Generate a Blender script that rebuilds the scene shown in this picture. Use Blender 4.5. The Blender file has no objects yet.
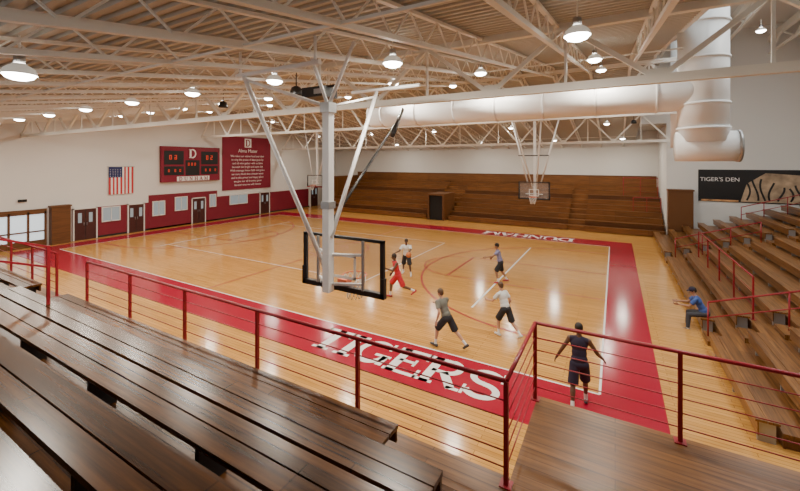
import bpy, bmesh, math, random
import numpy as np
from mathutils import Vector, Matrix
random.seed(3)
S=bpy.context.scene
COL=S.collection

# ------------------------------------------------------------------ materials
def mat(name,c,rough=.5,metal=0,emit=0,ec=None,spec=None,coat=0,alpha=1,bump=0,bscale=30,var=0):
    m=bpy.data.materials.new(name); m.use_nodes=True
    nt=m.node_tree; b=nt.nodes['Principled BSDF']
    b.inputs['Base Color'].default_value=(*c,1); b.inputs['Roughness'].default_value=rough
    b.inputs['Metallic'].default_value=metal
    if emit:
        b.inputs['Emission Color'].default_value=(*(ec or c),1); b.inputs['Emission Strength'].default_value=emit
    if spec is not None: b.inputs['Specular IOR Level'].default_value=spec
    if coat: b.inputs['Coat Weight'].default_value=coat; b.inputs['Coat Roughness'].default_value=.1
    if alpha<1: b.inputs['Alpha'].default_value=alpha
    if bump or var:
        tc=nt.nodes.new('ShaderNodeTexCoord'); n=nt.nodes.new('ShaderNodeTexNoise'); n.inputs['Scale'].default_value=bscale
        n.inputs['Detail'].default_value=4
        nt.links.new(tc.outputs['Object'],n.inputs['Vector'])
        if bump:
            bp=nt.nodes.new('ShaderNodeBump'); bp.inputs['Strength'].default_value=bump
            nt.links.new(n.outputs['Fac'],bp.inputs['Height']); nt.links.new(bp.outputs['Normal'],b.inputs['Normal'])
        if var:
            r=nt.nodes.new('ShaderNodeValToRGB')
            r.color_ramp.elements[0].position=.3; r.color_ramp.elements[1].position=.7
            r.color_ramp.elements[0].color=(*[x*(1-var) for x in c],1); r.color_ramp.elements[1].color=(*[min(1,x*(1+var)) for x in c],1)
            nt.links.new(n.outputs['Fac'],r.inputs['Fac']); nt.links.new(r.outputs['Color'],b.inputs['Base Color'])
    return m
def wood(name,c1,c2,axis='x',rough=.35,board=None,coat=0,fine=14,spec=.5):
    m=bpy.data.materials.new(name); m.use_nodes=True
    nt=m.node_tree; L=nt.links; b=nt.nodes['Principled BSDF']
    tc=nt.nodes.new('ShaderNodeTexCoord'); mp=nt.nodes.new('ShaderNodeMapping')
    L.new(tc.outputs['Object'],mp.inputs['Vector'])
    mp.inputs['Scale'].default_value=(.6,fine,fine) if axis=='x' else (fine,.6,fine)
    n=nt.nodes.new('ShaderNodeTexNoise'); n.inputs['Scale'].default_value=1.6; n.inputs['Detail'].default_value=6; n.inputs['Roughness'].default_value=.6
    L.new(mp.outputs['Vector'],n.inputs['Vector'])
    r=nt.nodes.new('ShaderNodeValToRGB'); r.color_ramp.elements[0].position=.32; r.color_ramp.elements[1].position=.68
    r.color_ramp.elements[0].color=(*c1,1); r.color_ramp.elements[1].color=(*c2,1)
    L.new(n.outputs['Fac'],r.inputs['Fac'])
    out=r.outputs['Color']
    if board:
        m2=nt.nodes.new('ShaderNodeMapping')
        if axis=='y': m2.inputs['Rotation'].default_value=(0,0,math.pi/2)
        L.new(tc.outputs['Object'],m2.inputs['Vector'])
        bk=nt.nodes.new('ShaderNodeTexBrick'); bk.inputs['Scale'].default_value=1
        bk.inputs['Brick Width'].default_value=board[0]; bk.inputs['Row Height'].default_value=board[1]
        bk.inputs['Mortar Size'].default_value=board[2]; bk.inputs['Mortar Smooth'].default_value=.2
        bk.inputs['Color1'].default_value=(1,1,1,1); bk.inputs['Color2'].default_value=(board[3],board[3]*.98,board[3]*.94,1)
        bk.inputs['Mortar'].default_value=(.45,.4,.35,1)
        L.new(m2.outputs['Vector'],bk.inputs['Vector'])
        mx=nt.nodes.new('ShaderNodeMixRGB'); mx.blend_type='MULTIPLY'; mx.inputs['Fac'].default_value=1
        L.new(out,mx.inputs['Color1']); L.new(bk.outputs['Color'],mx.inputs['Color2']); out=mx.outputs['Color']
    L.new(out,b.inputs['Base Color'])
    b.inputs['Roughness'].default_value=rough; b.inputs['Specular IOR Level'].default_value=spec
    if coat: b.inputs['Coat Weight'].default_value=coat; b.inputs['Coat Roughness'].default_value=.08
    return m

M_court=wood('maple_court',(.60,.285,.065),(.73,.39,.11),'x',.15,(2.2,.11,.006,.8),fine=5,spec=.6)
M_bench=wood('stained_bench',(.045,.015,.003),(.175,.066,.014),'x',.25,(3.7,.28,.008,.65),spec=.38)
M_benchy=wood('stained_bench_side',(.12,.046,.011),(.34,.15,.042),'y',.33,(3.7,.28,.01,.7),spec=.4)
M_far=wood('stained_bleacher_far',(.12,.042,.009),(.28,.108,.024),'x',.4,(4,.3,.01,.75),spec=.4)
M_panel=wood('wood_panel',(.09,.034,.010),(.17,.068,.019),'y',.45,spec=.4)
M_deckw=wood('landing_planks',(.10,.038,.009),(.27,.115,.030),'x',.3,(3.6,.14,.006,.7),spec=.4)
M_wall=mat('painted_wall',(.72,.715,.68),.8,bump=.03,bscale=60)
M_mar=mat('maroon_paint',(.20,.010,.026),.5)
M_redfloor=mat('red_court_paint',(.36,.006,.03),.16)
M_white=mat('white_court_paint',(.85,.82,.78),.3)
M_redline=mat('red_line_paint',(.38,.02,.025),.3)
M_rail=mat('red_railing_paint',(.30,.010,.022),.35)
M_steel=mat('cream_steel',(.82,.80,.73),.5)
M_deck=mat('roof_deck_paint',(.46,.44,.385),.6)
M_duct=mat('duct_white',(.87,.87,.86),.4)
M_black=mat('black_metal',(.012,.012,.013),.4)
M_dark=mat('dark_opening',(.01,.008,.007),.8)
M_grey=mat('grey_metal',(.4,.4,.4),.4,.6)
M_alu=mat('lamp_aluminium',(.65,.65,.62),.35,.3,emit=.3,ec=(1,.93,.8))
M_lens=mat('lamp_lens',(1,1,1),.5,emit=30,ec=(1,.95,.86))
M_pane=mat('window_pane',(.5,.56,.6),.1,emit=1.0,ec=(.75,.85,.95))
M_paned=mat('interior_window_pane',(.25,.30,.33),.1,emit=.22,ec=(.6,.75,.8))
M_door=mat('brown_door',(.06,.014,.012),.4)
M_frame=mat('white_frame',(.72,.71,.68),.5)
M_navy=mat('flag_navy',(.02,.03,.12),.8)
M_fred=mat('flag_red',(.5,.03,.04),.8)
M_fwhite=mat('flag_white',(.8,.79,.76),.8)
M_orange=mat('hoop_orange',(.75,.12,.02),.4)
M_net=mat('net_white',(.85,.85,.82),.8)
M_glass=mat('backboard_glass',(.75,.8,.82),.05,alpha=.10)
M_ban=mat('banner_maroon',(.22,.010,.032),.7)
M_txt=mat('white_lettering',(.85,.84,.82),.6)
M_led=mat('led_red',(.4,.02,.01),.5,emit=.5,ec=(1,.08,.02))

# ------------------------------------------------------------------ mesh builder
class MB:
    def __init__(s): s.v=[];s.f=[];s.m=[];s.mats=[];s.smooth=[]
    def mi(s,m):
        if m not in s.mats: s.mats.append(m)
        return s.mats.index(m)
    def add(s,vs,fs,m,sm=False):
        o=len(s.v); s.v+= [tuple(v) for v in vs]; i=s.mi(m)
        for f in fs: s.f.append([o+k for k in f]); s.m.append(i); s.smooth.append(sm)
    def box(s,x0,x1,y0,y1,z0,z1,m):
        s.add([(x0,y0,z0),(x1,y0,z0),(x1,y1,z0),(x0,y1,z0),(x0,y0,z1),(x1,y0,z1),(x1,y1,z1),(x0,y1,z1)],
              [(0,3,2,1),(4,5,6,7),(0,1,5,4),(1,2,6,5),(2,3,7,6),(3,0,4,7)],m)
    def bar(s,p,q,w,h,m):
        p=Vector(p);q=Vector(q);d=(q-p).normalized()
        up=Vector((0,0,1)) if abs(d.z)<.95 else Vector((1,0,0))
        a=d.cross(up).normalized()*w/2; b=a.cross(d).normalized()*h/2
        vs=[p-a-b,p+a-b,p+a+b,p-a+b,q-a-b,q+a-b,q+a+b,q-a+b]
        s.add(vs,[(0,1,2,3),(4,7,6,5),(0,4,5,1),(1,5,6,2),(2,6,7,3),(3,7,4,0)],m)
    def cyl(s,p,q,r1,m,r2=None,n=12,sm=True):
        if r2 is None:r2=r1
        p=Vector(p);q=Vector(q);d=(q-p).normalized()
        up=Vector((0,0,1)) if abs(d.z)<.95 else Vector((1,0,0))
        a=d.cross(up).normalized(); b=d.cross(a).normalized()
        vs=[];
        for c,r in((p,r1),(q,r2)):
            for i in range(n):
                t=2*math.pi*i/n; vs.append(c+a*r*math.cos(t)+b*r*math.sin(t))
        fs=[(i,(i+1)%n,n+(i+1)%n,n+i) for i in range(n)]
        s.add(vs,fs,m,sm); o=len(s.v)-2*n; k=s.mi(m)
        s.f.append([o+i for i in range(n)][::-1]);s.m.append(k);s.smooth.append(False)
        s.f.append([o+n+i for i in range(n)]);s.m.append(k);s.smooth.append(False)
    def tube(s,pts,r,m,n=10,closed=False):
        pts=[Vector(p) for p in pts];N=len(pts);vs=[];pa=None
        for i,p in enumerate(pts):
            if closed: d=(pts[(i+1)%N]-pts[i-1]).normalized()
            else: d=(pts[min(i+1,N-1)]-pts[max(i-1,0)]).normalized()
            if pa is None:
                up=Vector((0,0,1)) if abs(d.z)<.9 else Vector((1,0,0)); a=d.cross(up).normalized()
            else: a=(pa-d*pa.dot(d)).normalized()
            pa=a;b=d.cross(a)
            for k in range(n):
                t=2*math.pi*k/n; vs.append(p+a*r*math.cos(t)+b*r*math.sin(t))
        fs=[]
        for i in range(N if closed else N-1):
            j=(i+1)%N
            for k in range(n): fs.append((i*n+k,i*n+(k+1)%n,j*n+(k+1)%n,j*n+k))
        if not closed: fs+= [tuple(range(n))[::-1],tuple((N-1)*n+k for k in range(n))]
        s.add(vs,fs,m,True)
    def lathe(s,c,prof,m,n=20):
        vs=[];fs=[]
        for r,z in prof:
            for k in range(n):
                t=2*math.pi*k/n; vs.append((c[0]+r*math.cos(t),c[1]+r*math.sin(t),c[2]+z))
        for i in range(len(prof)-1):
            for k in range(n): fs.append((i*n+k,i*n+(k+1)%n,(i+1)*n+(k+1)%n,(i+1)*n+k))
        s.add(vs,fs,m,True)
    def ell(s,c,r,m,n=16,rings=10,R=None):
        vs=[];fs=[]
        for i in range(rings+1):
            ph=math.pi*i/rings
            for k in range(n):
                t=2*math.pi*k/n; v=Vector((r[0]*math.sin(ph)*math.cos(t),r[1]*math.sin(ph)*math.sin(t),r[2]*math.cos(ph)))
                if R is not None: v=R@v
                vs.append(Vector(c)+v)
        for i in range(rings):
            for k in range(n): fs.append((i*n+k,(i+1)*n+k,(i+1)*n+(k+1)%n,i*n+(k+1)%n))
        s.add(vs,fs,m,True)
    def ribbon(s,pts,w,m,T,closed=False):
        P=[Vector((p[0],p[1])) for p in pts];N=len(P);vs=[]
        for i,p in enumerate(P):
            if closed: d=P[(i+1)%N]-P[i-1]
            else: d=P[min(i+1,N-1)]-P[max(i-1,0)]
            d.normalize(); n=Vector((-d.y,d.x))*w/2
            vs+= [T(p+n),T(p-n)]
        fs=[]
        for i in range(N if closed else N-1):
            j=(i+1)%N; fs.append((2*i,2*i+1,2*j+1,2*j))
        s.add(vs,fs,m)
    def obj(s,name,parent=None,loc=None,clean=False):
        me=bpy.data.meshes.new(name); me.from_pydata(s.v,[],s.f)
        for m in s.mats: me.materials.append(m)
        me.polygons.foreach_set('material_index',s.m); me.polygons.foreach_set('use_smooth',s.smooth)
        me.update()
        if clean:
            bm=bmesh.new(); bm.from_mesh(me); bmesh.ops.remove_doubles(bm,verts=bm.verts,dist=1e-5)
            bmesh.ops.recalc_face_normals(bm,faces=bm.faces); bm.to_mesh(me); bm.free()
        o=bpy.data.objects.new(name,me); COL.objects.link(o)
        if parent: o.parent=parent
        if loc: o.location=loc
        return o
def empty(name,loc=(0,0,0)):
    e=bpy.data.objects.new(name,None); COL.objects.link(e); e.location=loc; return e
def textobj(name,body,loc,rot,size,m,parent=None,align='CENTER',ext=.004,space=1):
    c=bpy.data.curves.new(name,'FONT'); c.body=body; c.size=size; c.align_x=align; c.align_y='CENTER'; c.extrude=ext; c.space_character=space
    c.materials.append(m); o=bpy.data.objects.new(name,c); COL.objects.link(o); o.location=loc; o.rotation_euler=rot
    if parent: o.parent=parent
    return o

def arc(cx,cy,rx,ry,a0,a1,n=16):
    return [(cx+rx*math.cos(math.radians(a0+(a1-a0)*i/n)),cy+ry*math.sin(math.radians(a0+(a1-a0)*i/n))) for i in range(n+1)]
def slab(x,y,w=.36): return ([(x-w/2,y),(x+w/2,y)],.09)
GL={
'T':(.9,[([(.05,.94),(.85,.94)],.12),([(.45,0),(.45,1)],.2),slab(.45,.045,.44),([(.08,.7),(.08,1)],.07),([(.82,.7),(.82,1)],.07)]),
'I':(.5,[([(.25,0),(.25,1)],.2),slab(.25,.045,.44),slab(.25,.955,.44)]),
'G':(1.0,[(arc(.47,.5,.35,.43,45,350,24),.15),([(.55,.42),(.95,.42)],.09),([(.82,.05),(.82,.42)],.15),([(.78,.68),(.78,1)],.07)]),
'E':(.88,[([(.22,0),(.22,1)],.2),([(.05,.95),(.82,.95)],.1),([(.05,.05),(.82,.05)],.1),([(.22,.5),(.6,.5)],.09),([(.8,0),(.8,.3)],.07),([(.8,.7),(.8,1)],.07),([(.6,.37),(.6,.63)],.06)]),
'R':(1.0,[([(.22,0),(.22,1)],.2),([(.05,.95),(.55,.95)],.1),(arc(.53,.72,.23,.23,90,-90),.14),([(.22,.49),(.53,.49)],.1),([(.48,.5),(.8,.03)],.18),slab(.22,.045),slab(.83,.045,.26)]),
'S':(.85,[(arc(.42,.72,.27,.22,15,270,18),.14),(arc(.42,.27,.29,.22,90,-165,18),.14),([(.73,.66),(.73,1)],.06),([(.1,0),(.1,.32)],.06)]),
'D':(.98,[([(.22,0),(.22,1)],.2),(arc(.42,.5,.38,.45,90,-90),.15),([(.05,.95),(.42,.95)],.1),([(.05,.05),(.42,.05)],.1)]),
'U':(.98,[([(.2,.35),(.2,1)],.19),([(.77,.35),(.77,1)],.11),(arc(.485,.35,.285,.29,180,360),.13),slab(.2,.955),slab(.77,.955,.3)]),
'N':(1.0,[([(.2,0),(.2,1)],.1),([(.8,0),(.8,1)],.1),([(.17,.98),(.82,.02)],.18),slab(.2,.045,.3),slab(.8,.955,.3),slab(.12,.955,.2)]),
'H':(1.02,[([(.22,0),(.22,1)],.19),([(.8,0),(.8,1)],.19),([(.2,.5),(.8,.5)],.09),slab(.22,.045),slab(.22,.955),slab(.8,.045),slab(.8,.955)]),
'A':(.95,[([(.15,0),(.47,1)],.1),([(.45,1),(.8,0)],.2),([(.25,.35),(.68,.35)],.08),slab(.14,.045,.28),slab(.8,.045,.34)]),
'M':(1.15,[([(.2,0),(.2,1)],.1),([(.95,0),(.95,1)],.19),([(.2,.98),(.55,.1)],.17),([(.55,.1),(.95,.98)],.09),slab(.18,.045,.28),slab(.95,.045),slab(.12,.955,.2),slab(1.0,.955,.24)]),
}
def letters(mb,text,org,ux,uy,h,width,m):
    org=Vector(org);ux=Vector(ux);uy=Vector(uy)
    tot=sum(GL[c][0] for c in text); gap=(width/h-tot)/(len(text)-1) if len(text)>1 else 0
    x=-(width/h)/2 if len(text)>1 else -tot/2
    for c in text:
        w,st=GL[c]
        for pts,wd in st:
            mb.ribbon(pts,wd,m,lambda p:org+ux*((p[0]+x)*h)+uy*((p[1]-.5)*h))
        x+=w+gap

# ------------------------------------------------------------------ room
XL,XR,YN,YF,YR=-31.,10.2,-2.6,38.,32.
def dz(y): return 9.9-.16*abs(y-20)
b=MB(); b.box(XL-.2,XR+.2,YN-.2,YF+.2,-.2,0,M_court); b.obj('floor')
# court paint
b=MB(); z=.003
cx0,cx1,cy0,cy1=-28.8,-.3,9.55,26.5
bx0,bx1,by0,by1=-30.2,.92,7.75,28.3
for q in((bx0,bx1,by0,cy0),(bx0,bx1,cy1,by1),(bx0,cx0,cy0,cy1),(cx1,bx1,cy0,cy1)):
    b.add([(q[0],q[2],z),(q[1],q[2],z),(q[1],q[3],z),(q[0],q[3],z)],[(0,1,2,3)],M_redfloor)
T=lambda p:Vector((p[0],p[1],.006))
T2=lambda p:Vector((p[0],p[1],.0075))
def L(pts,w,m,closed=False,TT=T): b.ribbon(pts,w,m,TT,closed)
L([(cx0,cy0),(cx1,cy0)],.05,M_white);L([(cx0,cy1),(cx1,cy1)],.05,M_white)
L([(cx0,cy0),(cx0,cy1)],.05,M_white);L([(cx1,cy0),(cx1,cy1)],.05,M_white)
yc=18.0; xc=(cx0+cx1)/2
L([(xc,cy0),(xc,cy1)],.06,M_redline)
L(arc(xc,yc,1.83,1.83,0,360,48)[:-1],.07,M_redline,True)
L(arc(xc,yc,.6,.6,0,360,32)[:-1],.06,M_redline,True)
for sx,s in((cx1,-1),(cx0,1)):
    hx=sx+s*1.6
    L([(sx,yc-6.3),(hx,yc-6.3)]+[(hx+s*6.3*math.cos(t),yc+6.3*math.sin(t)) for t in np.linspace(-math.pi/2,math.pi/2,40)]+[(hx,yc+6.3),(sx,yc+6.3)],.08,M_redline)
    L([(sx+s*6.4,yc-1.83),(sx+s*6.4,yc+1.83)],.09,M_redline)
    L([(sx+s*6.4+s*1.83*math.cos(t),yc+1.83*math.sin(t)) for t in np.linspace(-math.pi/2,math.pi/2,24)],.06,M_redline)
    L([(sx,yc-1.83),(sx+s*6.4,yc-1.83)],.06,M_redline);L([(sx,yc+1.83),(sx+s*6.4,yc+1.83)],.06,M_redline)
# cross courts and volleyball lines
for x in(-4.45,-24.5): L([(x,13),(x,23.8)],.08,M_white,TT=T2)
L([(-24.5,13.5),(-9.5,13.5)],.05,M_white,TT=T2)
L([(-24.5,22.5),(-9.5,22.5)],.05,M_white,TT=T2);L([(-9.5,13.5),(-9.5,22.5)],.05,M_white,TT=T2)
letters(b,'TIGERS',(-4.95,8.66,.008),(1,0,0),(0,1,0),1.2,5.6,M_white)
letters(b,'DUNHAM',(-5.4,27.45,.008),(-1,0,0),(0,-1,0),1.2,6.2,M_white)
b.obj('court_markings')

b=MB() # left gable wall
vs=[(XL,YN,0),(XL,YF,0),(XL,YF,dz(YF)),(XL,20,dz(20)),(XL,YN,dz(YN))]
vs+=[(XL-.2,v[1],v[2]) for v in vs]
b.add(vs,[(0,1,2,3,4),(9,8,7,6,5),(0,5,6,1),(1,6,7,2),(2,7,8,3),(3,8,9,4),(4,9,5,0)],M_wall); b.obj('wall_left')
b=MB(); b.box(XL-.2,3.3,YF,YF+.2,0,dz(YF)+.9,M_wall); b.obj('wall_far')
b=MB(); b.box(3.1,XR+.2,YR,YR+.2,0,14,M_wall); b.box(1.5,3.1,YR,YR+.2,7.9,14,M_wall);b.box(3.1,3.3,YR+.2,YF,0,8,M_wall); b.obj('wall_far_right')
b=MB(); b.box(XR,XR+.2,YN,YR,0,14,M_wall); b.obj('wall_right')
b=MB(); b.box(XL-.2,XR+.2,YN-.2,YN,0,14,M_wall); b.obj('wall_near')
b=MB()
vs=[(1.5,YN,dz(YN)-.02),(1.5,20,dz(20)-.02),(1.5,YR,dz(YR)-.02),(1.5,YR,14),(1.5,YN,14)]; vs+=[(1.6,v[1],v[2]) for v in vs]
b.add(vs,[(4,3,2,1,0),(5,6,7,8,9),(0,1,6,5),(1,2,7,6),(2,3,8,7),(3,4,9,8),(4,0,5,9)],M_wall); b.obj('wall_clerestory')
b=MB() # ceiling: ribbed deck
prof=[]; y=YN
while y<YF:
    for dy,h in((0,0),(.09,0),(.12,.05),(.21,.05),(.24,0)):
        if y+dy<YF: prof.append((y+dy,dz(y+dy)+h))
    y+=.24
prof.append((YF,dz(YF)))
vs=[];fs=[]
for yy,zz in prof: vs+=[(XL,yy,zz),(1.5,yy,zz)]
for i in range(len(prof)-1): fs.append((2*i,2*i+1,2*i+3,2*i+2))
b.add(vs,fs,M_deck)
b.box(XL,1.5,YN,20,10.1,10.15,M_deck); b.box(XL,1.5,20,YF,10.1,10.15,M_deck)
b.box(1.5,XR,YN,YR,13.8,13.95,M_wall); b.box(1.5,3.3,YR+.2,YF,7.8,8.0,M_deck)
b.obj('ceiling')

# joists
b=MB(); x=XL+.8
while x<1.45:
    for ya,yb in((YN+.05,20),(YF-.05,20)):
        zt=lambda y:dz(y)-.05; zb=lambda y:dz(y)-.5
        b.bar((x,ya,zt(ya)),(x,yb,zt(yb)),.08,.05,M_steel); b.bar((x,ya,zb(ya)),(x,yb,zb(yb)),.08,.07,M_steel)
        n=int(abs(yb-ya)/.5); st=(yb-ya)/n
        for i in range(n):
            y0=ya+st*i;y1=y0+st
            if i%2: b.bar((x,y0,zt(y0)),(x,y1,zb(y1)),.025,.025,M_steel)
            else: b.bar((x,y0,zb(y0)),(x,y1,zt(y1)),.025,.025,M_steel)
    x+=1.62
for yy in(3.3,12.,16,24,28,34): b.bar((XL,yy,dz(yy)-.5),(1.5,yy,dz(yy)-.5),.035,.035,M_steel)
b.obj('roof_joists')
# girder trusses along x
def truss(y,zb,zt,x0,x1,panel,w=.14,d=.09):
    b=MB(); b.bar((x0,y,zb),(x1,y,zb),w,w*1.2,M_steel); b.bar((x0,y,zt),(x1,y,zt),w,w*1.2,M_steel)
    n=int(round((x1-x0)/panel)); st=(x1-x0)/n
    for i in range(n):
        a=x0+st*i;c=a+st/2;e=a+st
        b.bar((a,y,zb),(c,y,zt),d,d,M_steel); b.bar((c,y,zt),(e,y,zb),d,d,M_steel)
        b.bar((c,y,zb),(c,y,zt),.05,.05,M_steel)
        b.box(a-.14,a+.14,y-.012,y+.012,zb-.05,zb+.2,M_steel)
    return b
for (y,zb,zt,x0,x1,p) in((8.5,6.75,8.0,XL,XR,3.1),(19.9,7.35,9.6,XL,3,3.4),(29,6.55,8.3,XL,3,3.0)):
    truss(y,zb,zt,x0,x1,p).obj('roof_truss')
b=MB()
for x in(2.6,5.5,8.4):
    b.bar((x,YN,12.9),(x,YR,12.9),.2,.35,M_steel)
    for k in range(9):
        ya=YN+k*3.84; b.bar((x,ya,12.0),(x,ya+1.92,12.8),.07,.07,M_steel); b.bar((x,ya+1.92,12.8),(x,ya+3.84,12.0),.07,.07,M_steel)
    b.bar((x,YN,12.0),(x,YR,12.0),.12,.12,M_steel)
b.obj('clerestory_roof_beams')

# ducts
b=MB()
b.tube([(-8.6,12.9,7.1),(1.7,12.9,7.1),(2.0,12.9,7.1)],.5,M_duct,24)
for x in np.arange(-8,2,1.5): b.tube([(x-.03,12.9,7.1),(x+.03,12.9,7.1)],.525,M_duct,24)
b.tube([(2.05,12.9,9.3),(2.05,12.9,5.75)],.56,M_duct,28)
for zz in(6.1,6.75,7.95,8.9): b.tube([(2.05,12.9,zz-.03),(2.05,12.9,zz+.03)],.59,M_duct,28)
b.tube([(2.05,12.9,9.3),(2.1,13.0,10.0),(2.6,13.4,10.7),(3.9,14.5,11.1),(7,17.5,11.1)],.52,M_duct,24)
b.tube([(1.45,12.9,5.62),(2.1,12.9,5.62),(2.8,12.9,5.62)],.40,M_duct,24)
b.tube([(2.75,12.9,5.62),(2.82,12.9,5.62)],.42,M_grey,24)
b.obj('air_duct')
b=MB(); b.tube([(-14,22.6,8.1),(1.2,22.6,8.1),(2.8,22.6,8.1)],.45,M_duct,24)
for x in np.arange(-13,2,1.8): b.tube([(x-.03,22.6,8.1),(x+.03,22.6,8.1)],.475,M_duct,24)
b.tube([(2.9,22.6,11),(2.9,22.6,5.9)],.55,M_duct,24)
b.obj('air_duct')

# clerestory windows on right wall
for i,yy in enumerate((8,15,22)):
    b=MB(); b.box(XR-.04,XR-.005,yy-1.6,yy+1.6,10.8,12.2,M_pane)
    for a in(-1.66,-.03,1.6): b.box(XR-.09,XR-.002,yy+a,yy+a+.06,10.75,12.25,M_frame)
    b.box(XR-.09,XR-.002,yy-1.66,yy+1.66,10.73,10.8,M_frame);b.box(XR-.09,XR-.002,yy-1.66,yy+1.66,12.2,12.27,M_frame)
    b.obj('window_%d'%(i+1))
def arealight(name,loc,rot,sx,sy,power,col,parent=None,shape='RECTANGLE'):
    l=bpy.data.lights.new(name,'AREA'); l.shape=shape; l.size=sx
    if shape!='DISK': l.size_y=sy
    l.energy=power; l.color=col; o=bpy.data.objects.new(name,l); COL.objects.link(o); o.location=loc; o.rotation_euler=rot
    if parent:o.parent=parent
    return o
e=empty('skylight',(6,15,13.7))
b=MB(); b.box(-2.2,2.2,-7,7,0,.05,M_pane); b.obj('pane',e)
b=MB()
for xx in(-2.25,2.2): b.box(xx,xx+.06,-7.1,7.1,-.12,.05,M_frame)
for yy in(-7.1,-3.5,0,3.5,7.05): b.box(-2.2,2.2,yy,yy+.06,-.12,.05,M_frame)
b.obj('frame',e)
arealight('daylight',(0,0,-.15),(0,0,0),4.2,13.5,1000,(.85,.93,1),e)
# near wall windows (behind camera), daylight
for i,x in enumerate((-13,-8,-3)):
    e=empty('window_%d'%(4+i),(x,YN+.03,5.2))
    b=MB(); b.box(-1.6,1.6,-.03,.0,-.55,.55,M_pane)
    b.box(-1.66,1.66,-.03,.05,-.62,-.55,M_frame);b.box(-1.66,1.66,-.03,.05,.55,.62,M_frame)
    for a in(-1.66,-.03,1.6): b.box(a,a+.06,-.03,.05,-.55,.55,M_frame)
    b.obj('pane',e)
    arealight('daylight',(0,.08,0),(math.radians(90),0,0),3,1,25,(.8,.9,1),e)

# ------------------------------------------------------------------ left wall fittings
W=XL
b=MB(); b.box(W,W+.04,10.9,32.9,0,2.1,M_mar); b.box(W+.0,W+.06,15.6,21.3,0,2.65,M_mar); b.obj('trim_1')
b=MB(); b.box(W,W+.06,10.9,33,0,.12,M_black); b.obj('baseboard_left')
def door(n,y0,y1,h,double=False):
    b=MB(); b.box(W+.04,W+.1,y0,y1,.01,h,M_door)
    for a,c in((y0-.08,y0),(y1,y1+.08)): b.box(W+.03,W+.14,a,c,.01,h+.08,M_frame)
    b.box(W+.03,W+.14,y0-.08,y1+.08,h,h+.08,M_frame)
    ym=(y0+y1)/2
    b.box(W+.1,W+.115,ym-.01,ym+.01,.02,h,M_black)
    for c in(ym-.3,ym+.3): b.box(W+.1,W+.112,c-.1,c+.1,h-.9,h-.25,M_paned)
    b.cyl((W+.13,ym-.08,.95),(W+.13,ym-.08,1.15),.015,M_grey); b.cyl((W+.13,ym+.08,.95),(W+.13,ym+.08,1.15),.015,M_grey)
    b.obj('door_%d'%n)
door(1,11.0,12.2,2.05);door(2,14.2,15.2,2.05);door(3,19.0,20.1,2.1);door(4,26.0,27.1,2.1);door(5,33.2,34.4,2.3)
def win(n,y0,y1,z0,z1,m=M_paned):
    b=MB(); b.box(W+.04,W+.09,y0,y1,z0,z1,m)
    for a,c in((y0-.07,y0),(y1,y1+.07),((y0+y1)/2-.02,(y0+y1)/2+.02)): b.box(W+.03,W+.13,a,c,z0-.07,z1+.07,M_frame)
    b.box(W+.03,W+.13,y0,y1,z0-.07,z0,M_frame);b.box(W+.03,W+.13,y0,y1,z1,z1+.07,M_frame); b.obj('window_%d'%n)
win(7,12.6,13.6,1.1,2.0);win(8,15.9,16.7,1.1,2.1);win(9,17.6,18.5,1.3,2.3);win(10,22.6,24.4,1.3,2.1);win(11,20.6,21.1,1.3,2.3)
# lobby storefront (left)
M_lob=mat('lobby_glass',(.4,.47,.5),.1,emit=1.0,ec=(.8,.9,.95))
b=MB(); b.box(W+.03,W+.06,3.5,9.6,.02,2.1,M_lob)
for yy in(3.5,4.6,5.7,6.8,7.9,8.75,9.55): b.box(W+.03,W+.16,yy-.05,yy+.05,0.01,2.15,M_panel)
b.box(W+.03,W+.16,3.4,9.6,2.0,2.3,M_panel);b.box(W+.03,W+.14,3.4,9.6,.9,.98,M_panel);b.box(W+.02,W+.13,3.4,9.6,.01,.4,M_panel)
b.box(W+.08,W+.12,8.3,8.7,2.8,2.95,M_dark); b.obj('window_12')
b=MB(); b.box(W+.01,W+.45,9.75,10.7,0,2.35,M_panel); b.box(W+.01,W+.5,9.7,10.75,2.35,2.45,M_panel); b.obj('wood_pier')

# scoreboard
e=empty('scoreboard',(W+.02,18.9,5.0))
b=MB(); b.box(0,.25,-2.5,2.5,-1.4,1.45,M_ban)
b.box(.25,.27,-2.3,-.75,.0,1.1,M_black);b.box(.25,.27,.75,2.3,.0,1.1,M_black);b.box(.25,.27,-.6,.6,-.9,.35,M_black)
b.box(.25,.27,-2.3,-.75,-.85,-.15,M_black);b.box(.25,.27,.75,2.3,-.85,-.15,M_black)
b.box(.25,.265,-1.3,1.5,-1.36,-.98,M_txt); b.box(.25,.262,-2.45,2.45,1.18,1.4,M_mar)
def dig(y,z,h,segs):
    w=h*.5;t=h*.13
    Sg={'a':(y,y+w,z+h-t,z+h),'g':(y,y+w,z+h/2-t/2,z+h/2+t/2),'d':(y,y+w,z,z+t),'f':(y,y+t,z+h/2,z+h),'b':(y+w-t,y+w,z+h/2,z+h),'e':(y,y+t,z,z+h/2),'c':(y+w-t,y+w,z,z+h/2)}
    for s in segs: q=Sg[s]; b.box(.27,.285,q[0],q[1],q[2],q[3],M_led)
for y,sg in((-1.9,'abcdef'),(-1.5,'abcdeg'),(1.2,'abcdef'),(1.6,'abged')): dig(y,.4,.36,sg)
for y in(-2,-1.5,-1.1,1.1,1.5,2): dig(y,-.6,.22,'abcdef')
for y in(-.4,-.12,.15): dig(y,-.1,.24,'abcdef')
b.box(.25,.3,-.38,.38,.45,1.35,M_ban)
letters(b,'D',(.31,0,.9),(0,1,0),(0,0,1),.75,.75,M_txt)
b.obj('cabinet',e)
b=MB(); letters(b,'DUNHAM',(.29,.1,-1.17),(0,1,0),(0,0,1),.3,2.5,M_ban); b.obj('lettering',e)
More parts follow.
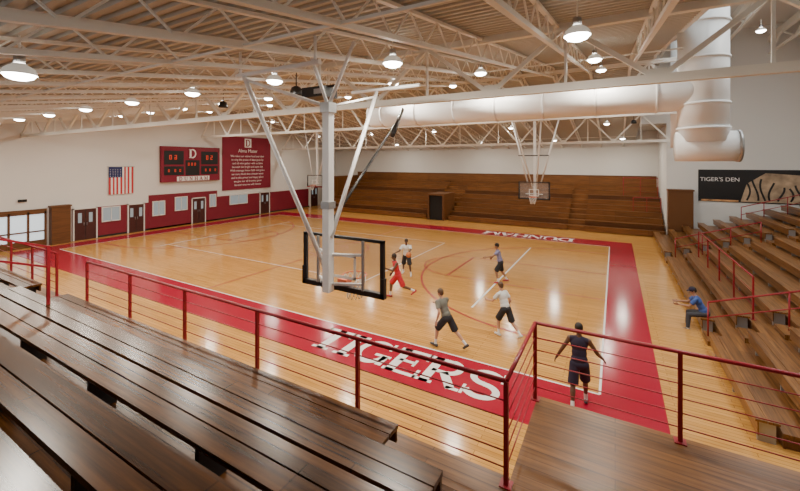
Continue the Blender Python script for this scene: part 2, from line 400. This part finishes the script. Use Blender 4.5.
# banner
e=empty('wall_banner',(W+.03,24.55,5.1))
b=MB(); b.box(0,.05,-2.75,2.75,-2.5,2.5,M_ban)
b.box(.05,.056,-.38,.38,1.5,2.35,M_txt); b.obj('cloth',e)
b=MB(); letters(b,'D',(.062,0,1.92),(0,1,0),(0,0,1),.65,.65,M_ban); b.obj('emblem',e)
R90=(math.radians(90),0,math.radians(90))
textobj('title','Alma Mater',(.06,0,1.15),R90,.46,M_txt,e)
lines=['We raise our voices loud and clear','to sing the praise of days gone by','and all who gather with us here','beneath the bright and open sky','With courage honor faith and grace','we carry forth the crimson name','and in this proud and happy place','we give our all in every game','forever true we will remain']
for i,t in enumerate(lines): textobj('line_%d'%i,t,(.06,0,.65-.34*i),R90,.27,M_txt,e)
# flag
b=MB(); y0,y1,z0,z1=12.95,14.5,2.9,4.85
def fx(y): return W+.09+.03*math.sin((y-y0)*9)
n=13
for i in range(n):
    a=y0+(y1-y0)*i/n;c=y0+(y1-y0)*(i+1)/n; m=M_fred if i%2==0 else M_fwhite
    for zz0,zz1,mm in((z0,z0+1.2,m),(z0+1.2,z1,m if i>=7 else M_navy)):
        b.add([(fx(a),a,zz0),(fx(c),c,zz0),(fx(c),c,zz1),(fx(a),a,zz1)],[(0,1,2,3)],mm,True)
for i in range(5):
    for j in range(5):
        yy=y0+.09+i*.16;zz=z0+1.28+j*.12
        b.add([(fx(yy)+.006,yy-.025,zz),(fx(yy)+.006,yy,zz-.025),(fx(yy)+.006,yy+.025,zz),(fx(yy)+.006,yy,zz+.025)],[(0,1,2,3)],M_fwhite)
b.cyl((W+.09,y0-.1,z1+.01),(W+.09,y1+.1,z1+.01),.02,M_grey)
for yy in(y0,y1): b.cyl((W+.003,yy,z1+.01),(W+.09,yy,z1+.01),.012,M_grey)
b.obj('american_flag')

# right banner on far right wall
e=empty('sponsor_banner',(7.6,YR-.06,3.6))
b=MB(); b.box(-2.75,2.55,0,.05,-1.0,1.1,M_black)
M_tig=mat('banner_stripes',(.5,.26,.11),.7,var=.5,bscale=3)
M_tan=mat('banner_tan',(.42,.30,.19),.7,var=.4,bscale=2)
b.add([(-.6,-.004,-.95),(2.5,-.004,-.95),(2.5,-.004,.75),(.6,-.004,.9),(-.3,-.004,.2)],[(0,1,2,3,4)],M_tan)
for i in range(7):
    x=-.3+.4*i; pts=[(x+.16*math.sin(t*3+i*1.3),-.85+(1.1+.3*math.sin(i))*t) for t in np.linspace(0,1,9)]
    b.ribbon(pts,.10,M_black,lambda p:Vector((p[0],-.009,p[1])))
b.box(-2.6,-.7,-.006,0,-.98,-.86,M_tig)
b.obj('panel',e)
textobj('lettering',"TIGER'S DEN",(-1.65,-.012,.45),(math.radians(90),0,0),.36,M_txt,e)
# wood pier far
b=MB(); b.box(3.15,4.5,31.3,YR-.01,0,3.25,M_panel); b.box(3.1,4.55,31.25,YR-.01,3.25,3.35,M_panel); b.obj('wood_pier')

# ------------------------------------------------------------------ fences
def fence(p0,p1,zb,zt,nposts,nb=5,b=None,first=True,last=True,zb1=None,zt1=None):
    own=b is None
    if own:b=MB()
    zb1=zb if zb1 is None else zb1; zt1=zt if zt1 is None else zt1
    P=lambda t,za,zc:(p0[0]+(p1[0]-p0[0])*t,p0[1]+(p1[1]-p0[1])*t,za+(zc-za)*t)
    for i in range(nposts):
        if i==0 and not first: continue
        if i==nposts-1 and not last: continue
        t=i/(nposts-1); a=P(t,zb,zb1);c=P(t,zt,zt1)
        b.bar(a,c,.045,.045,M_rail); b.box(a[0]-.06,a[0]+.06,a[1]-.06,a[1]+.06,a[2],a[2]+.012,M_rail)
    b.cyl(P(0,zt,zt1),P(1,zt,zt1),.024,M_rail,n=10)
    for k in range(nb):
        f=(k+1)/(nb+1)*.97; b.cyl(P(0,zb+(zt-zb)*f,zb1+(zt1-zb1)*f),P(1,zb+(zt-zb)*f,zb1+(zt1-zb1)*f),.007,M_rail,n=6)
    return b
ZP=1.93
b=fence((-10.2,3.86),(-.96,3.86),ZP,2.98,6)
fence((-.96,3.86),(-.96,5.46),ZP,2.98,2,b=b,first=False)
fence((-.96,5.46),(3.9,5.46),ZP,2.98,4,b=b,first=False)
b.obj('guard_railing')
b=fence((-19.5,3.86),(-11.8,3.86),ZP,2.98,6)
b.obj('guard_railing')
b=MB()
fence((-30.5,3.86),(-20.5,3.86),ZP,2.98,6,b=b); b.obj('guard_railing')

# ------------------------------------------------------------------ near bleachers
b=MB()
b.box(-30.9,-.95,3.78,3.95,0,ZP-.07,M_panel)       # fascia
b.box(-30.9,-.95,3.1,3.97,ZP-.06,ZP,M_deckw)
rows=7
segs=[(-30.9,-20.8),(-19.4,-11.7),(-10.3,None)]
for i in range(rows):
    zt=ZP+.38*i; ya=3.9-.76*i; yb=ya-.76
    xe=-1.15 if i<3 else 4.0
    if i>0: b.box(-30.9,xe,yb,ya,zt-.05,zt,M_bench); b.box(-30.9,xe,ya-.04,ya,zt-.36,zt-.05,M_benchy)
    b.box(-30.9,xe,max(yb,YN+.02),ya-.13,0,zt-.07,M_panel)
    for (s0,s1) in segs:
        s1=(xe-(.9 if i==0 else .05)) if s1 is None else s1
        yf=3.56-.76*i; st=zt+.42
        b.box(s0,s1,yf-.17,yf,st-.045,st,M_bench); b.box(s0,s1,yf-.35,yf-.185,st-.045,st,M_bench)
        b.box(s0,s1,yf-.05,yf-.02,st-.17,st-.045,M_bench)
        k=s0+.3
        while k<s1-.1:
            b.box(k,k+.05,yf-.3,yf-.06,zt,st-.045,M_black); k+=1.8
b.obj('bleacher')
b=MB()
b.box(-.94,4.2,YN+.05,5.55,ZP-.12,ZP,M_deckw); b.box(-.94,4.2,5.45,5.55,0,ZP-.12,M_panel); b.box(-.94,-.86,3.98,5.45,0,ZP-.12,M_panel); b.box(4.1,4.2,YN+.05,5.45,0,ZP-.12,M_panel)
b.obj('landing_platform')
b=MB(); b.bar((-8.55,2.68,ZP+.38),(-8.55,2.68,3.75),.045,.045,M_rail); b.bar((-8.55,.9,ZP+.38*3),(-8.55,.9,4.45),.045,.045,M_rail)
for dzz in(0,-.35): b.bar((-8.55,2.68,3.73+dzz),(-8.55,.9,4.43+dzz),.035,.035,M_rail)
b.obj('aisle_handrail')

# ------------------------------------------------------------------ right bleachers
b=MB(); YA,YB=9.4,31.2; NR=10; RX=1.85
for i in range(NR):
    x0=RX+.8*i; x1=x0+.8 if i<NR-1 else XR-.03; zt=.0+.27*i
    if i>0:
        b.box(x0,x1,YA,YB,zt-.05,zt,M_benchy); b.box(x0,x0+.04,YA,YB,zt-.27,zt-.05,M_panel)
        b.box(x0+.04,x1,YA+.02,YB-.02,0.005,zt-.06,M_panel)
    xs=x0+.42; st=zt+.42
    for s0,s1 in((YA,13.4),(14.6,23.4),(24.6,YB)):
        b.box(xs,xs+.17,s0,s1,st-.045,st,M_benchy);b.box(xs+.18,xs+.35,s0,s1,st-.045,st,M_benchy);b.box(xs+.03,xs+.05,s0,s1,st-.3,st-.045,M_benchy)
        k=s0+.05
        while k<s1: b.box(xs+.04,xs+.3,k,min(k+.05,s1),zt,st-.045,M_grey); k+=1.7
for yy in(13.6,23.6):
    for i in range(NR-1): 
        x0=RX+.8*i; b.box(x0+.42,x0+.8,yy,yy+.8,.27*i,.27*i+.135,M_benchy)
b.obj('bleacher')
b=fence((3.55,23.3),(3.55,14.9),.54,1.8,5,2)
b.obj('guard_railing')
def slope_rail(x0,x1,y,name='aisle_handrail'):
    b=MB(); zf=lambda x:max(0,.27*int((x-RX)/.8+1e-6))
    zr=lambda x:(x-RX)*.3375+.95
    n=4
    for k in range(n):
        x=x0+(x1-x0)*k/(n-1); b.cyl((x,y,zf(x)),(x,y,zr(x)),.022,M_rail,n=8)
    b.cyl((x0,y,zr(x0)),(x1,y,zr(x1)),.025,M_rail,n=8); b.cyl((x0,y,zr(x0)-.45),(x1,y,zr(x1)-.45),.018,M_rail,n=8)
    b.obj(name)
slope_rail(2.7,6.0,24.0);slope_rail(2.35,7.5,14.0)
slope_rail(6.5,9.5,29.5)

# ------------------------------------------------------------------ far bleachers
b=MB(); X0,X1=-27.6,3.0; NR=9
for i in range(NR):
    y0=31.0+.72*i; y1=y0+.72 if i<NR-1 else YF-.03; zt=.34*i
    if i>0: b.box(X0,X1,y0,y1,zt-.05,zt,M_far); b.box(X0,X1,y0,y0+.04,zt-.34,zt-.05,M_far); b.box(X0,X1,y0+.04,y1,0.005,zt-.06,M_far)
    ys_=y0+.36; st=zt+.42
    for s0,s1 in((X0,-15.1),(-12.9,-3.2),(-2.0,X1)):
        b.box(s0,s1,ys_,ys_+.3,st-.05,st,M_far); b.box(s0,s1,ys_+.02,ys_+.05,st-.38,st-.05,M_far)
b.box(X0,X1,YF-.06,YF-.01,0,3.95,M_far); b.box(X0-.06,X0,31.6,YF-.01,0,3.6,M_far)
b.box(X0,X1,YF-.1,YF-.01,3.95,4.02,M_panel)
b.obj('bleacher')
b=MB(); b.box(-14.75,-14.6,30.9,33.5,0,2.2,M_panel);b.box(-13.3,-13.15,30.9,33.5,0,2.2,M_panel);b.box(-14.75,-13.15,30.9,33.5,2.2,2.35,M_panel);b.box(-14.6,-13.3,31.1,33.4,.005,2.2,M_dark); b.obj('entry_portal')
b=fence((.6,36.2),(2.95,36.2),2.38,3.9,3,3); fence((.6,36.2),(.6,37.8),2.38,3.9,2,3,b=b,first=False); fence((1.2,34.0),(2.95,34.0),1.36,2.5,3,3,b=b); b.obj('guard_railing')

# ------------------------------------------------------------------ hoops
def net(b,c,r):
    for k in range(12):
        t=2*math.pi*k/12
        for dlt in(1,-1):
            pts=[]
            for j in range(6):
                rr=r*(1-.09*j) if j<4 else r*.62; tt=t+dlt*j*math.pi/12
                pts.append((c[0]+rr*math.cos(tt),c[1]+rr*math.sin(tt),c[2]-.085*j))
            b.tube(pts,.006,M_net,4)
def backboard(name,x,y,s,w,zb,zt):
    e=empty(name,(x,y,0)); b=MB()
    b.box(-w/2,w/2,-.012,.012,zb,zt,M_glass)
    f=.05
    for q in((-w/2-.02,-w/2+f,zb,zt),(w/2-f,w/2+.02,zb,zt)): b.box(q[0],q[1],-.03,.03,q[2],q[3],M_black)
    b.box(-w/2-.02,w/2+.02,-.03,.03,zt-f*.7,zt+.015,M_black);b.box(-w/2-.03,w/2+.03,-.045,.045,zb-.04,zb+f,M_black)
    b.box(-w/2-.035,-w/2+.04,-.045,.045,zb-.04,zb+.3,M_black);b.box(w/2-.04,w/2+.035,-.045,.045,zb-.04,zb+.3,M_black)
    for q in((-.3,-.25,zb+.17,zb+.6),(.25,.3,zb+.17,zb+.6),(-.3,.3,zb+.17,zb+.22),(-.3,.3,zb+.56,zb+.61)): b.box(q[0],q[1],s*.013-.002,s*.013+.002,q[2],q[3],M_white)
    rz=zb+.14; rc=(0,s*.38,rz)
    b.tube([(rc[0]+.228*math.cos(t),rc[1]+.228*math.sin(t),rz) for t in np.linspace(0,2*math.pi,25)[:-1]],.011,M_orange,8,True)
    b.box(-.1,.1,min(0,s*.16),max(0,s*.16),rz-.05,rz+.01,M_orange)
    net(b,rc,.225)
    b.obj('backboard_and_rim',e); return e
# near hoop, seen from behind
hx,hy=-4.24,5.35
e=backboard('basketball_hoop',hx,hy,1,1.75,2.95,3.87)
b=MB()
my=-.3
b.bar((-.06,my,2.97),(-.06,my,6.15),.14,.14,M_duct)
b.box(-.15,.03,my-.09,my+.09,4.4,4.52,M_grey);b.box(-.16,.04,my-.1,my+.1,6.05,6.22,M_grey)
b.cyl((-.06,my,6.15),(-.5,my,7.2),.03,M_duct); b.cyl((-.06,my,6.15),(.5,my,7.2),.03,M_duct)
for zz in(3.1,3.6): b.bar((-.06,my,zz),(-.5,-.03,zz),.04,.04,M_duct); b.bar((-.06,my,zz),(.5,-.03,zz),.04,.04,M_duct)
b.bar((-.5,-.06,3.0),(-.5,-.06,3.85),.04,.04,M_grey);b.bar((.5,-.06,3.0),(.5,-.06,3.85),.04,.04,M_grey)
b.cyl((-.12,my,3.35),(-1.6,-.8,6.75),.04,M_duct)
b.cyl((.0,my,3.9),(-.5,1.9,6.8),.04,M_duct)
b.cyl((-.04,my,4.1),(-1.4,4.6,6.6),.03,M_black); b.cyl((-.85,3.2,5.9),(-1.4,4.7,6.8),.06,M_black)
b.cyl((-1.8,-.8,6.78),(.2,-.8,6.78),.04,M_duct); b.cyl((-1.2,1.9,6.85),(.6,1.9,6.85),.04,M_duct)
b.cyl((-1.6,-.8,6.7),(-.06,my,6.15),.03,M_duct); b.cyl((-.5,1.9,6.7),(-.06,my,6.15),.025,M_duct)
for xx in(-1.7,.1): b.cyl((xx,-.8,6.78),(xx,-.8,7.2),.025,M_duct)
b.obj('hanging_frame',e)
# far hoop
e=backboard('basketball_hoop',-4.4,24.6,-1,1.83,2.9,3.95)
b=MB()
b.bar((0,.3,2.9),(0,.3,8.7),.15,.15,M_duct)
for s in(-1,1):
    b.cyl((s*.4,.1,3.9),(s*1.5,.3,8.2),.05,M_duct); b.cyl((s*.1,.3,3.5),(s*.9,-2.6,8.4),.04,M_duct)
    b.bar((0,.3,3.2),(s*.5,.04,3.2),.05,.05,M_duct)
b.cyl((-1.6,.3,8.2),(1.6,.3,8.2),.05,M_duct); b.cyl((-.9,-.2,5.6),(.9,-.2,5.6),.03,M_black)
b.obj('hanging_frame',e)
# left cross-court hoop
e=backboard('basketball_hoop',-24.5,26.9,-1,1.83,2.9,3.95)
b=MB(); b.bar((0,.3,2.9),(0,.3,8.3),.15,.15,M_duct)
for s in(-1,1): b.cyl((s*.4,.1,3.9),(s*1.5,.3,8.0),.05,M_duct)
b.bar((-.5,.04,3.2),(.5,.04,3.2),.05,.05,M_duct); b.box(-.04,.04,0,.3,3.15,3.25,M_duct); b.box(-.95,.95,-.05,.05,2.84,2.92,M_rail)
b.obj('hanging_frame',e)

# projector
b=MB(); b.box(-.28,.28,-.22,.22,-.1,.1,M_black); b.cyl((-.1,.22,0),(-.1,.3,0),.07,M_grey); b.cyl((0,0,.1),(0,0,.75),.03,M_steel); b.box(.05,.25,-.23,-.22,-.05,.05,M_grey)
b.box(-.5,.5,-.03,.03,.1,.14,M_black)
b.obj('projector',loc=(-5.25,5.9,6.6))
# loudspeakers
for p in((-7.2,7.2,7.05),(-13.0,9.2,7.4),(1.0,27.5,7.7)):
    b=MB(); b.lathe((0,0,0),[(0,-.12),(.16,-.12),(.17,-.1),(.12,.08),(.05,.12),(0,.12)],M_black,14); b.cyl((0,0,.1),(0,0,.55),.015,M_black,n=6); b.obj('ceiling_speaker',loc=p)

# ------------------------------------------------------------------ lamps
lm=MB()
lm.lathe((0,0,0),[(.19,-.05),(.187,-.03),(.165,.03),(.12,.07),(.08,.09),(.08,.1)],M_alu,22)
lm.lathe((0,0,0),[(0,-.13),(.08,-.122),(.145,-.095),(.18,-.05)],M_lens,22)
lm.cyl((0,0,.09),(0,0,.22),.065,M_grey,n=14); lm.cyl((0,0,.22),(0,0,.5),.012,M_steel,n=6)
tmpl=lm.obj('pendant_lamp'); lamp_me=tmpl.data; bpy.data.objects.remove(tmpl)
ld=bpy.data.lights.new('lamp_light','AREA'); ld.shape='DISK'; ld.size=.36; ld.energy=128; ld.color=(1,.925,.80)
lamps=[]
for k in range(9):
    for yy in(6.3,11.8): lamps.append((-.5-3.25*k,yy))
for k in range(5):
    for yy in(17.6,23.6,29.6): lamps.append((-.5-6.5*k,yy))
for k in range(3): lamps.append((-7.2-7*k,1.95))
lamps+= [(-11,34.5),(-4.5,34.5),(0.5,34.5),(-20,34.5)]
for x,y in lamps:
    z=dz(y)-.5
    if y<7: z-=.05
    o=bpy.data.objects.new('pendant_lamp',lamp_me); COL.objects.link(o); o.location=(x,y,z)
    l=bpy.data.objects.new('light',ld); COL.objects.link(l); l.parent=o; l.location=(0,0,-.14)
for x,y in((6,12),(6,24)):
    o=bpy.data.objects.new('pendant_lamp',lamp_me); COL.objects.link(o); o.location=(x,y,11.45)
    l=bpy.data.objects.new('light',ld); COL.objects.link(l); l.parent=o; l.location=(0,0,-.14)

# ------------------------------------------------------------------ people
def remesh(mb,vox,smooth=4):
    o=mb.obj('tmp',clean=True); o.data.materials.clear()
    m=o.modifiers.new('r','REMESH'); m.mode='VOXEL'; m.voxel_size=vox
    s=o.modifiers.new('s','SMOOTH'); s.iterations=smooth; s.factor=.5
    dg=bpy.context.evaluated_depsgraph_get(); dg.update()
    me=bpy.data.meshes.new_from_object(o.evaluated_get(dg))
    V=np.array([v.co[:] for v in me.vertices]); F=[list(p.vertices) for p in me.polygons]
    bpy.data.objects.remove(o); return V,F
def cap(mb,p,q,r1,r2,m):
    mb.cyl(p,q,r1,m,r2,n=14)
    mb.ell(p,(r1,)*3,m,12,8); mb.ell(q,(r2,)*3,m,12,8)
# hand template: +Y fingers, +X thumb side, palm -Z
hb=MB(); hb.ell((0,.045,0),(.040,.056,.015),M_net); cap(hb,(0,-.02,0),(0,.02,0),.024,.026,M_net)
for ox,ln in((.029,.074),(.0097,.084),(-.0097,.078),(-.029,.06)):
    p=Vector((ox,.085,0)); ang=.15
    for sgl,r in((.45,.0095),(.32,.0085),(.25,.0075)):
        q=p+Vector((ox*.12,math.cos(ang),-math.sin(ang)))*ln*sgl; cap(hb,p,q,r,r*.93,M_net); p=q; ang+=.38
p=Vector((.028,.02,-.004)); q=p+Vector((.026,.03,-.01)); cap(hb,p,q,.014,.011,M_net); cap(hb,q,q+Vector((.012,.03,-.008)),.011,.008,M_net)
HV,HF=remesh(hb,.0042,2)
# head template
hb=MB()
hb.ell((0,-.008,.022),(.074,.094,.1),M_net,20,14); hb.ell((0,.022,-.05),(.056,.068,.062),M_net,20,12); hb.ell((0,.055,-.092),(.026,.024,.02),M_net)
hb.ell((0,.045,-.01),(.06,.045,.05),M_net); cap(hb,(0,.083,.012),(0,.104,-.024),.009,.014,M_net)
hb.ell((0,.078,.028),(.05,.014,.01),M_net); hb.ell((0,.083,-.055),(.024,.012,.011),M_net)
for s in(-1,1): hb.ell((s*.077,-.008,-.008),(.01,.02,.031),M_net)
EV,EF=remesh(hb,.0065,2)

def figure(name,loc,yaw,P,C,scale=1.,vox=.014,seat=None,base_z=0):
    """P pose dict: lean, twist, legs [(a,ab,k,foot)], arms [(a,ab,e,in)], head (yaw,pitch)"""
    rad=math.radians; th=rad(P.get('lean',5)); u=Vector((0,math.sin(th),math.cos(th)))
    f=Vector((0,math.cos(th),-math.sin(th))); tw=rad(P.get('twist',0))
    rs=Vector((math.cos(tw),math.sin(tw),0)); r=Vector((1,0,0)); PV=Vector((0,0,0))
    Rt=Matrix((r,f,u)).transposed()
    parts=[] # kind,label,data
    def cp(p,q,r1,r2,l,flat=False): parts.append(('c',l,Vector(p),Vector(q),r1,r2,flat))
    def el(c,rr,l,R=None): parts.append(('e',l,Vector(c),rr,R if R is not None else Matrix.Identity(3)))
    el(PV+u*.37,(.172,.112,.17),'shirt',Rt); el(PV+u*.2,(.150,.105,.17),'shirt',Rt)
    el(PV+u*.08,(.166,.125,.11),'shirt',Rt); el(PV-u*.03,(.165,.13,.11),'shorts',Rt)
    neck=PV+u*.52; sh=PV+u*.465
    for s in(-1,1): cp(PV+u*.49+rs*s*.05,sh+rs*s*.16,.055,.062,'shirt')
    hp=rad(P.get('head',(0,0))[1]); hy_=rad(P.get('head',(0,0))[0])
    hu=(u*.5+Vector((0,0,1))*.5).normalized(); hc=neck+hu*.175+f*.015
    cp(neck-u*.04,hc-hu*.05,.056,.052,'skin')
    feet=[]
    for s,(a,ab,k,ft) in zip((-1,1),P['legs']):
        a,ab,k,ft=map(rad,(a,ab,k,ft)); hip=PV+r*s*.09-u*.03
        d=Vector((s*math.sin(ab),math.sin(a)*math.cos(ab),-math.cos(a)*math.cos(ab))).normalized()
        kn=hip+d*.43; d2=Vector((s*math.sin(ab)*.6,math.sin(a-k),-math.cos(a-k))).normalized(); an=kn+d2*.42
        cp(hip,kn,.085,.056,'shorts' if P.get('long') else 'skin')
        if P.get('long'):
            cp(hip,kn,.09,.07,'shorts'); cp(kn,kn+d2*.37,.068,.055,'shorts'); cp(kn+d2*.3,an,.05,.036,'sock')
        else:
            cp(hip-d*.02,kn-d*.03,.103,.108,'shorts',True); el(hip,(.1,.11,.1),'shorts')
            cal=kn+d2*.13-Vector((0,math.cos(a-k),math.sin(a-k)))*.012
            cp(kn,cal,.053,.056,'skin'); cp(cal,kn+d2*.3,.055,.037,'skin'); cp(kn+d2*.3,an,.040,.038,'sock')
        fd=Vector((s*.12,math.cos(ft),-math.sin(ft))).normalized(); up=Vector((0,math.sin(ft),math.cos(ft)))
        heel=an-up*.045-fd*.05; toe=an-up*.052+fd*.15
        cp(heel,an+fd*.05-up*.04,.042,.045,'shoe'); cp(an-up*.04,toe,.045,.033,'shoe'); el(toe,(.042,.045,.03),'shoe')
        feet.append(min(heel.z-.042,toe.z-.033))
    hands=[]
    for s,(a,ab,e_,inn) in zip((-1,1),P['arms']):
        a,ab,e_,inn=map(rad,(a,ab,e_,inn)); so=sh+rs*s*.185
        d=Vector((s*math.sin(ab),math.sin(a)*math.cos(ab),-math.cos(a)*math.cos(ab))).normalized()
        elb=so+d*.29; d2=Vector((s*math.sin(ab-inn),math.sin(a+e_)*math.cos(ab-inn),-math.cos(a+e_)*math.cos(ab-inn))).normalized()
        wr=elb+d2*.25
        cp(so,elb,.05,.04,'skin'); cp(elb,wr,.041,.028,'skin')
        el(so,(.06,.06,.06),'skin' if P.get('tank') else 'shirt')
        if not P.get('tank'): cp(so,so+d*.19,.062,.070,'shirt',True)
        hands.append((s,wr,d2))
    mb=MB()
    for q in parts:
        if q[0]=='c':
            if q[6]: mb.cyl(q[2],q[3],q[4],M_net,q[5],n=18)
            else: cap(mb,q[2],q[3],q[4],q[5],M_net)
        else: mb.ell(q[2],q[3],M_net,18,12,R=q[4])
    V,F=remesh(mb,vox,3)
    fc=np.array([V[g].mean(0) for g in F]); best=np.full(len(F),1e9); lab=np.zeros(len(F),int)
    names=['skin','shirt','shorts','sock','shoe']
    for q in parts:
        if q[0]=='c':
            p=np.array(q[2]);d=np.array(q[3])-p;L2=d@d; t=(fc-p)@d/L2
            tc=np.clip(t,0,1); dist=np.linalg.norm(fc-(p+tc[:,None]*d),axis=1)-(q[4]+(q[5]-q[4])*tc)
            if q[6]: dist=np.where(t>1.06,1e9,dist)
        else:
            Ri=np.array(q[4].inverted()); l=(fc-np.array(q[2]))@Ri.T; rr=np.array(q[3]); dist=(np.linalg.norm(l/rr,axis=1)-1)*rr.min()
        k=dist<best; best[k]=dist[k]; lab[k]=names.index(q[1])
    out=MB(); key={n:m for n,m in C.items()}
    ms=[key['skin'],key['shirt'],key['shorts'],key.get('sock',M_fwhite),key['shoe']]
    for m in ms: out.mats.append(m)
    out.v=[tuple(v) for v in V]; out.f=[list(g) for g in F]; out.m=[int(x) for x in lab]; out.smooth=[True]*len(F)
    # head
    Rh=Matrix.Rotation(hy_,3,'Z')@Matrix.Rotation(-hp-th*.4,3,'X'); hs=.93
    X=(EV*hs)@np.array(Rh).T+np.array(hc); out.add([tuple(v) for v in X],EF,key['skin'],True)
    H=lambda v:Vector(hc)+Rh@(Vector(v)*hs)
    for s in(-1,1):
        out.ell(H((s*.03,.081,.006)),(.011,.008,.008),M_fwhite,8,6,R=Rh); out.ell(H((s*.03,.088,.006)),(.005,.003,.006),M_black,8,6,R=Rh)
        out.ell(H((s*.03,.087,.026)),(.017,.005,.004),key['hair'],8,6,R=Rh)
    out.ell(H((0,.094,-.056)),(.02,.004,.0035),M_mar,8,6,R=Rh)
    out.ell(H((0,-.02,.038)),(.083,.098,.098),key['hair'],20,14,R=Rh); out.ell(H((0,-.055,-.0)),(.07,.06,.075),key['hair'],16,10,R=Rh)
    if P.get('cap'):
        out.ell(H((0,-.01,.05)),(.086,.1,.085),key['cap'],18,10,R=Rh); out.ell(H((0,.1,.05)),(.06,.065,.008),key['cap'],14,6,R=Rh)
    for s,wr,d in hands:
        y_=d; fw=Vector((0,1,.15)); x_=(fw-y_*fw.dot(y_)); 
        if x_.length<.2: x_=Vector((-s,0,.3))-y_*Vector((-s,0,.3)).dot(y_)
        x_.normalize(); z_=x_.cross(y_)
        if z_.x*s<0: z_=-z_   # palm(-z) toward the body
        Rm=np.array(Matrix((x_,y_,z_)).transposed()); X=HV@Rm.T+np.array(wr+d*.015)
        out.add([tuple(v) for v in X],HF,key['skin'],True)
    gz=-min(feet)+.009 if seat is None else seat+.10/scale
    me_o=out.obj(name); me_o.scale=(scale,)*3; me_o.rotation_euler=(0,0,rad(yaw))
    me_o.location=(loc[0],loc[1],base_z+gz*scale)
    hw=[Matrix.Rotation(rad(yaw),3,'Z')@((wr+d*.1)*scale)+me_o.location for s,wr,d in hands]
    return me_o,hw
sk1=mat('skin_light',(.52,.29,.19),.5); sk2=mat('skin_brown',(.12,.055,.03),.45); sk3=mat('skin_tan',(.38,.2,.12),.5)
hd=mat('hair_dark',(.02,.012,.008),.6); hbn=mat('hair_brown',(.09,.045,.02),.6)
cN=mat('cloth_navy',(.022,.016,.042),.8); cW=mat('cloth_white',(.68,.68,.65),.8); cG=mat('cloth_olive',(.17,.17,.14),.8); cL=mat('cloth_lilac',(.24,.24,.42),.8)
cR=mat('cloth_red',(.50,.012,.025),.7); cB=mat('cloth_black',(.018,.018,.022),.8); cBlue=mat('cloth_blue',(.05,.10,.32),.8); cK=mat('cloth_dark',(.05,.05,.06),.8)
sw=mat('shoe_white',(.7,.68,.65),.5); sd=mat('shoe_dark',(.06,.06,.07),.5); sr=mat('shoe_red',(.4,.03,.04),.5)
# yaw: figure forward (+Y) rotated. image-left = world (-.87,-.5): yaw=+120 ; away = yaw 30
figure('basketball_player',(-.66,8.85),10,dict(lean=7,twist=-8,tank=1,legs=[(-14,6,16,8),(20,5,12,-4)],arms=[(-8,32,30,10),(4,34,40,5)],head=(-15,0)),dict(skin=sk2,shirt=cN,shorts=cN,shoe=sd,hair=hd),1.0,.012)
figure('basketball_player',(-2.84,11.35),55,dict(lean=22,twist=10,legs=[(30,6,40,0),(-22,5,30,35)],arms=[(30,22,50,20),(-30,15,60,10)],head=(0,5)),dict(skin=sk1,shirt=cW,shorts=cB,shoe=sw,hair=hbn),.93)
figure('basketball_player',(-4.1,9.85),75,dict(lean=22,twist=-12,legs=[(38,7,35,-5),(-28,8,22,40)],arms=[(-32,18,45,10),(32,14,60,15)],head=(0,0)),dict(skin=sk1,shirt=cG,shorts=cB,shoe=sd,hair=hbn),.97)
figure('basketball_player',(-4.3,16.3),110,dict(lean=14,twist=0,legs=[(30,8,45,0),(-8,10,25,5)],arms=[(55,20,25,10),(10,40,30,10)],head=(0,0)),dict(skin=sk3,shirt=cL,shorts=cB,shoe=sr,hair=hd),1.0)
figure('basketball_player',(-7.2,12.5),125,dict(lean=14,twist=15,tank=1,legs=[(-25,6,45,35),(38,5,35,-5)],arms=[(35,15,75,15),(-25,20,60,10)],head=(0,0)),dict(skin=sk2,shirt=cR,shorts=cR,shoe=sr,hair=hd),1.02)
o,hw=figure('basketball_player',(-8.3,15.2),200,dict(lean=12,legs=[(18,10,25,0),(-10,10,20,5)],arms=[(60,10,40,10),(35,25,55,0)],head=(0,5)),dict(skin=sk2,shirt=cW,shorts=cB,shoe=sw,hair=hd),.98)
# ball at the last player's hand
b=MB(); Mb=mat('basketball_leather',(.55,.17,.05),.6,bump=.2,bscale=300); b.ell((0,0,0),(.12,.12,.12),Mb,24,16)
for rot in(0,1,2):
    pts=[]
    for t in np.linspace(0,2*math.pi,33)[:-1]:
        c,s_=.1205*math.cos(t),.1205*math.sin(t); pts.append(((c,s_,0),(c,0,s_),(0,c,s_))[rot])
    b.tube(pts,.0025,M_black,5,True)
h=hw[0]; b.obj('basketball',loc=(h.x+.0,h.y-.09,h.z-.15))
# seated spectator
figure('seated_spectator',(2.42,14.9),85,dict(lean=28,long=1,cap=1,legs=[(82,12,78,0),(78,12,74,0)],arms=[(38,8,50,15),(40,8,45,15)],head=(15,12)),dict(skin=sk3,shirt=cBlue,shorts=cK,shoe=sd,hair=hd,cap=cN),1.0,.013,seat=.42)

# ------------------------------------------------------------------ world + camera
w=bpy.data.worlds.new('world'); S.world=w; w.use_nodes=True
w.node_tree.nodes['Background'].inputs[0].default_value=(.7,.8,1,1); w.node_tree.nodes['Background'].inputs[1].default_value=.6
cam=bpy.data.cameras.new('camera'); co=bpy.data.objects.new('camera',cam); COL.objects.link(co)
cam.sensor_fit='HORIZONTAL'; cam.sensor_width=36; cam.lens=36*378/800
cam.shift_y=-(245.5-162)/800
cam.clip_start=.05; cam.clip_end=200
co.location=(0,0,5.2); co.rotation_euler=(math.radians(90),0,math.radians(29.65))
S.camera=co
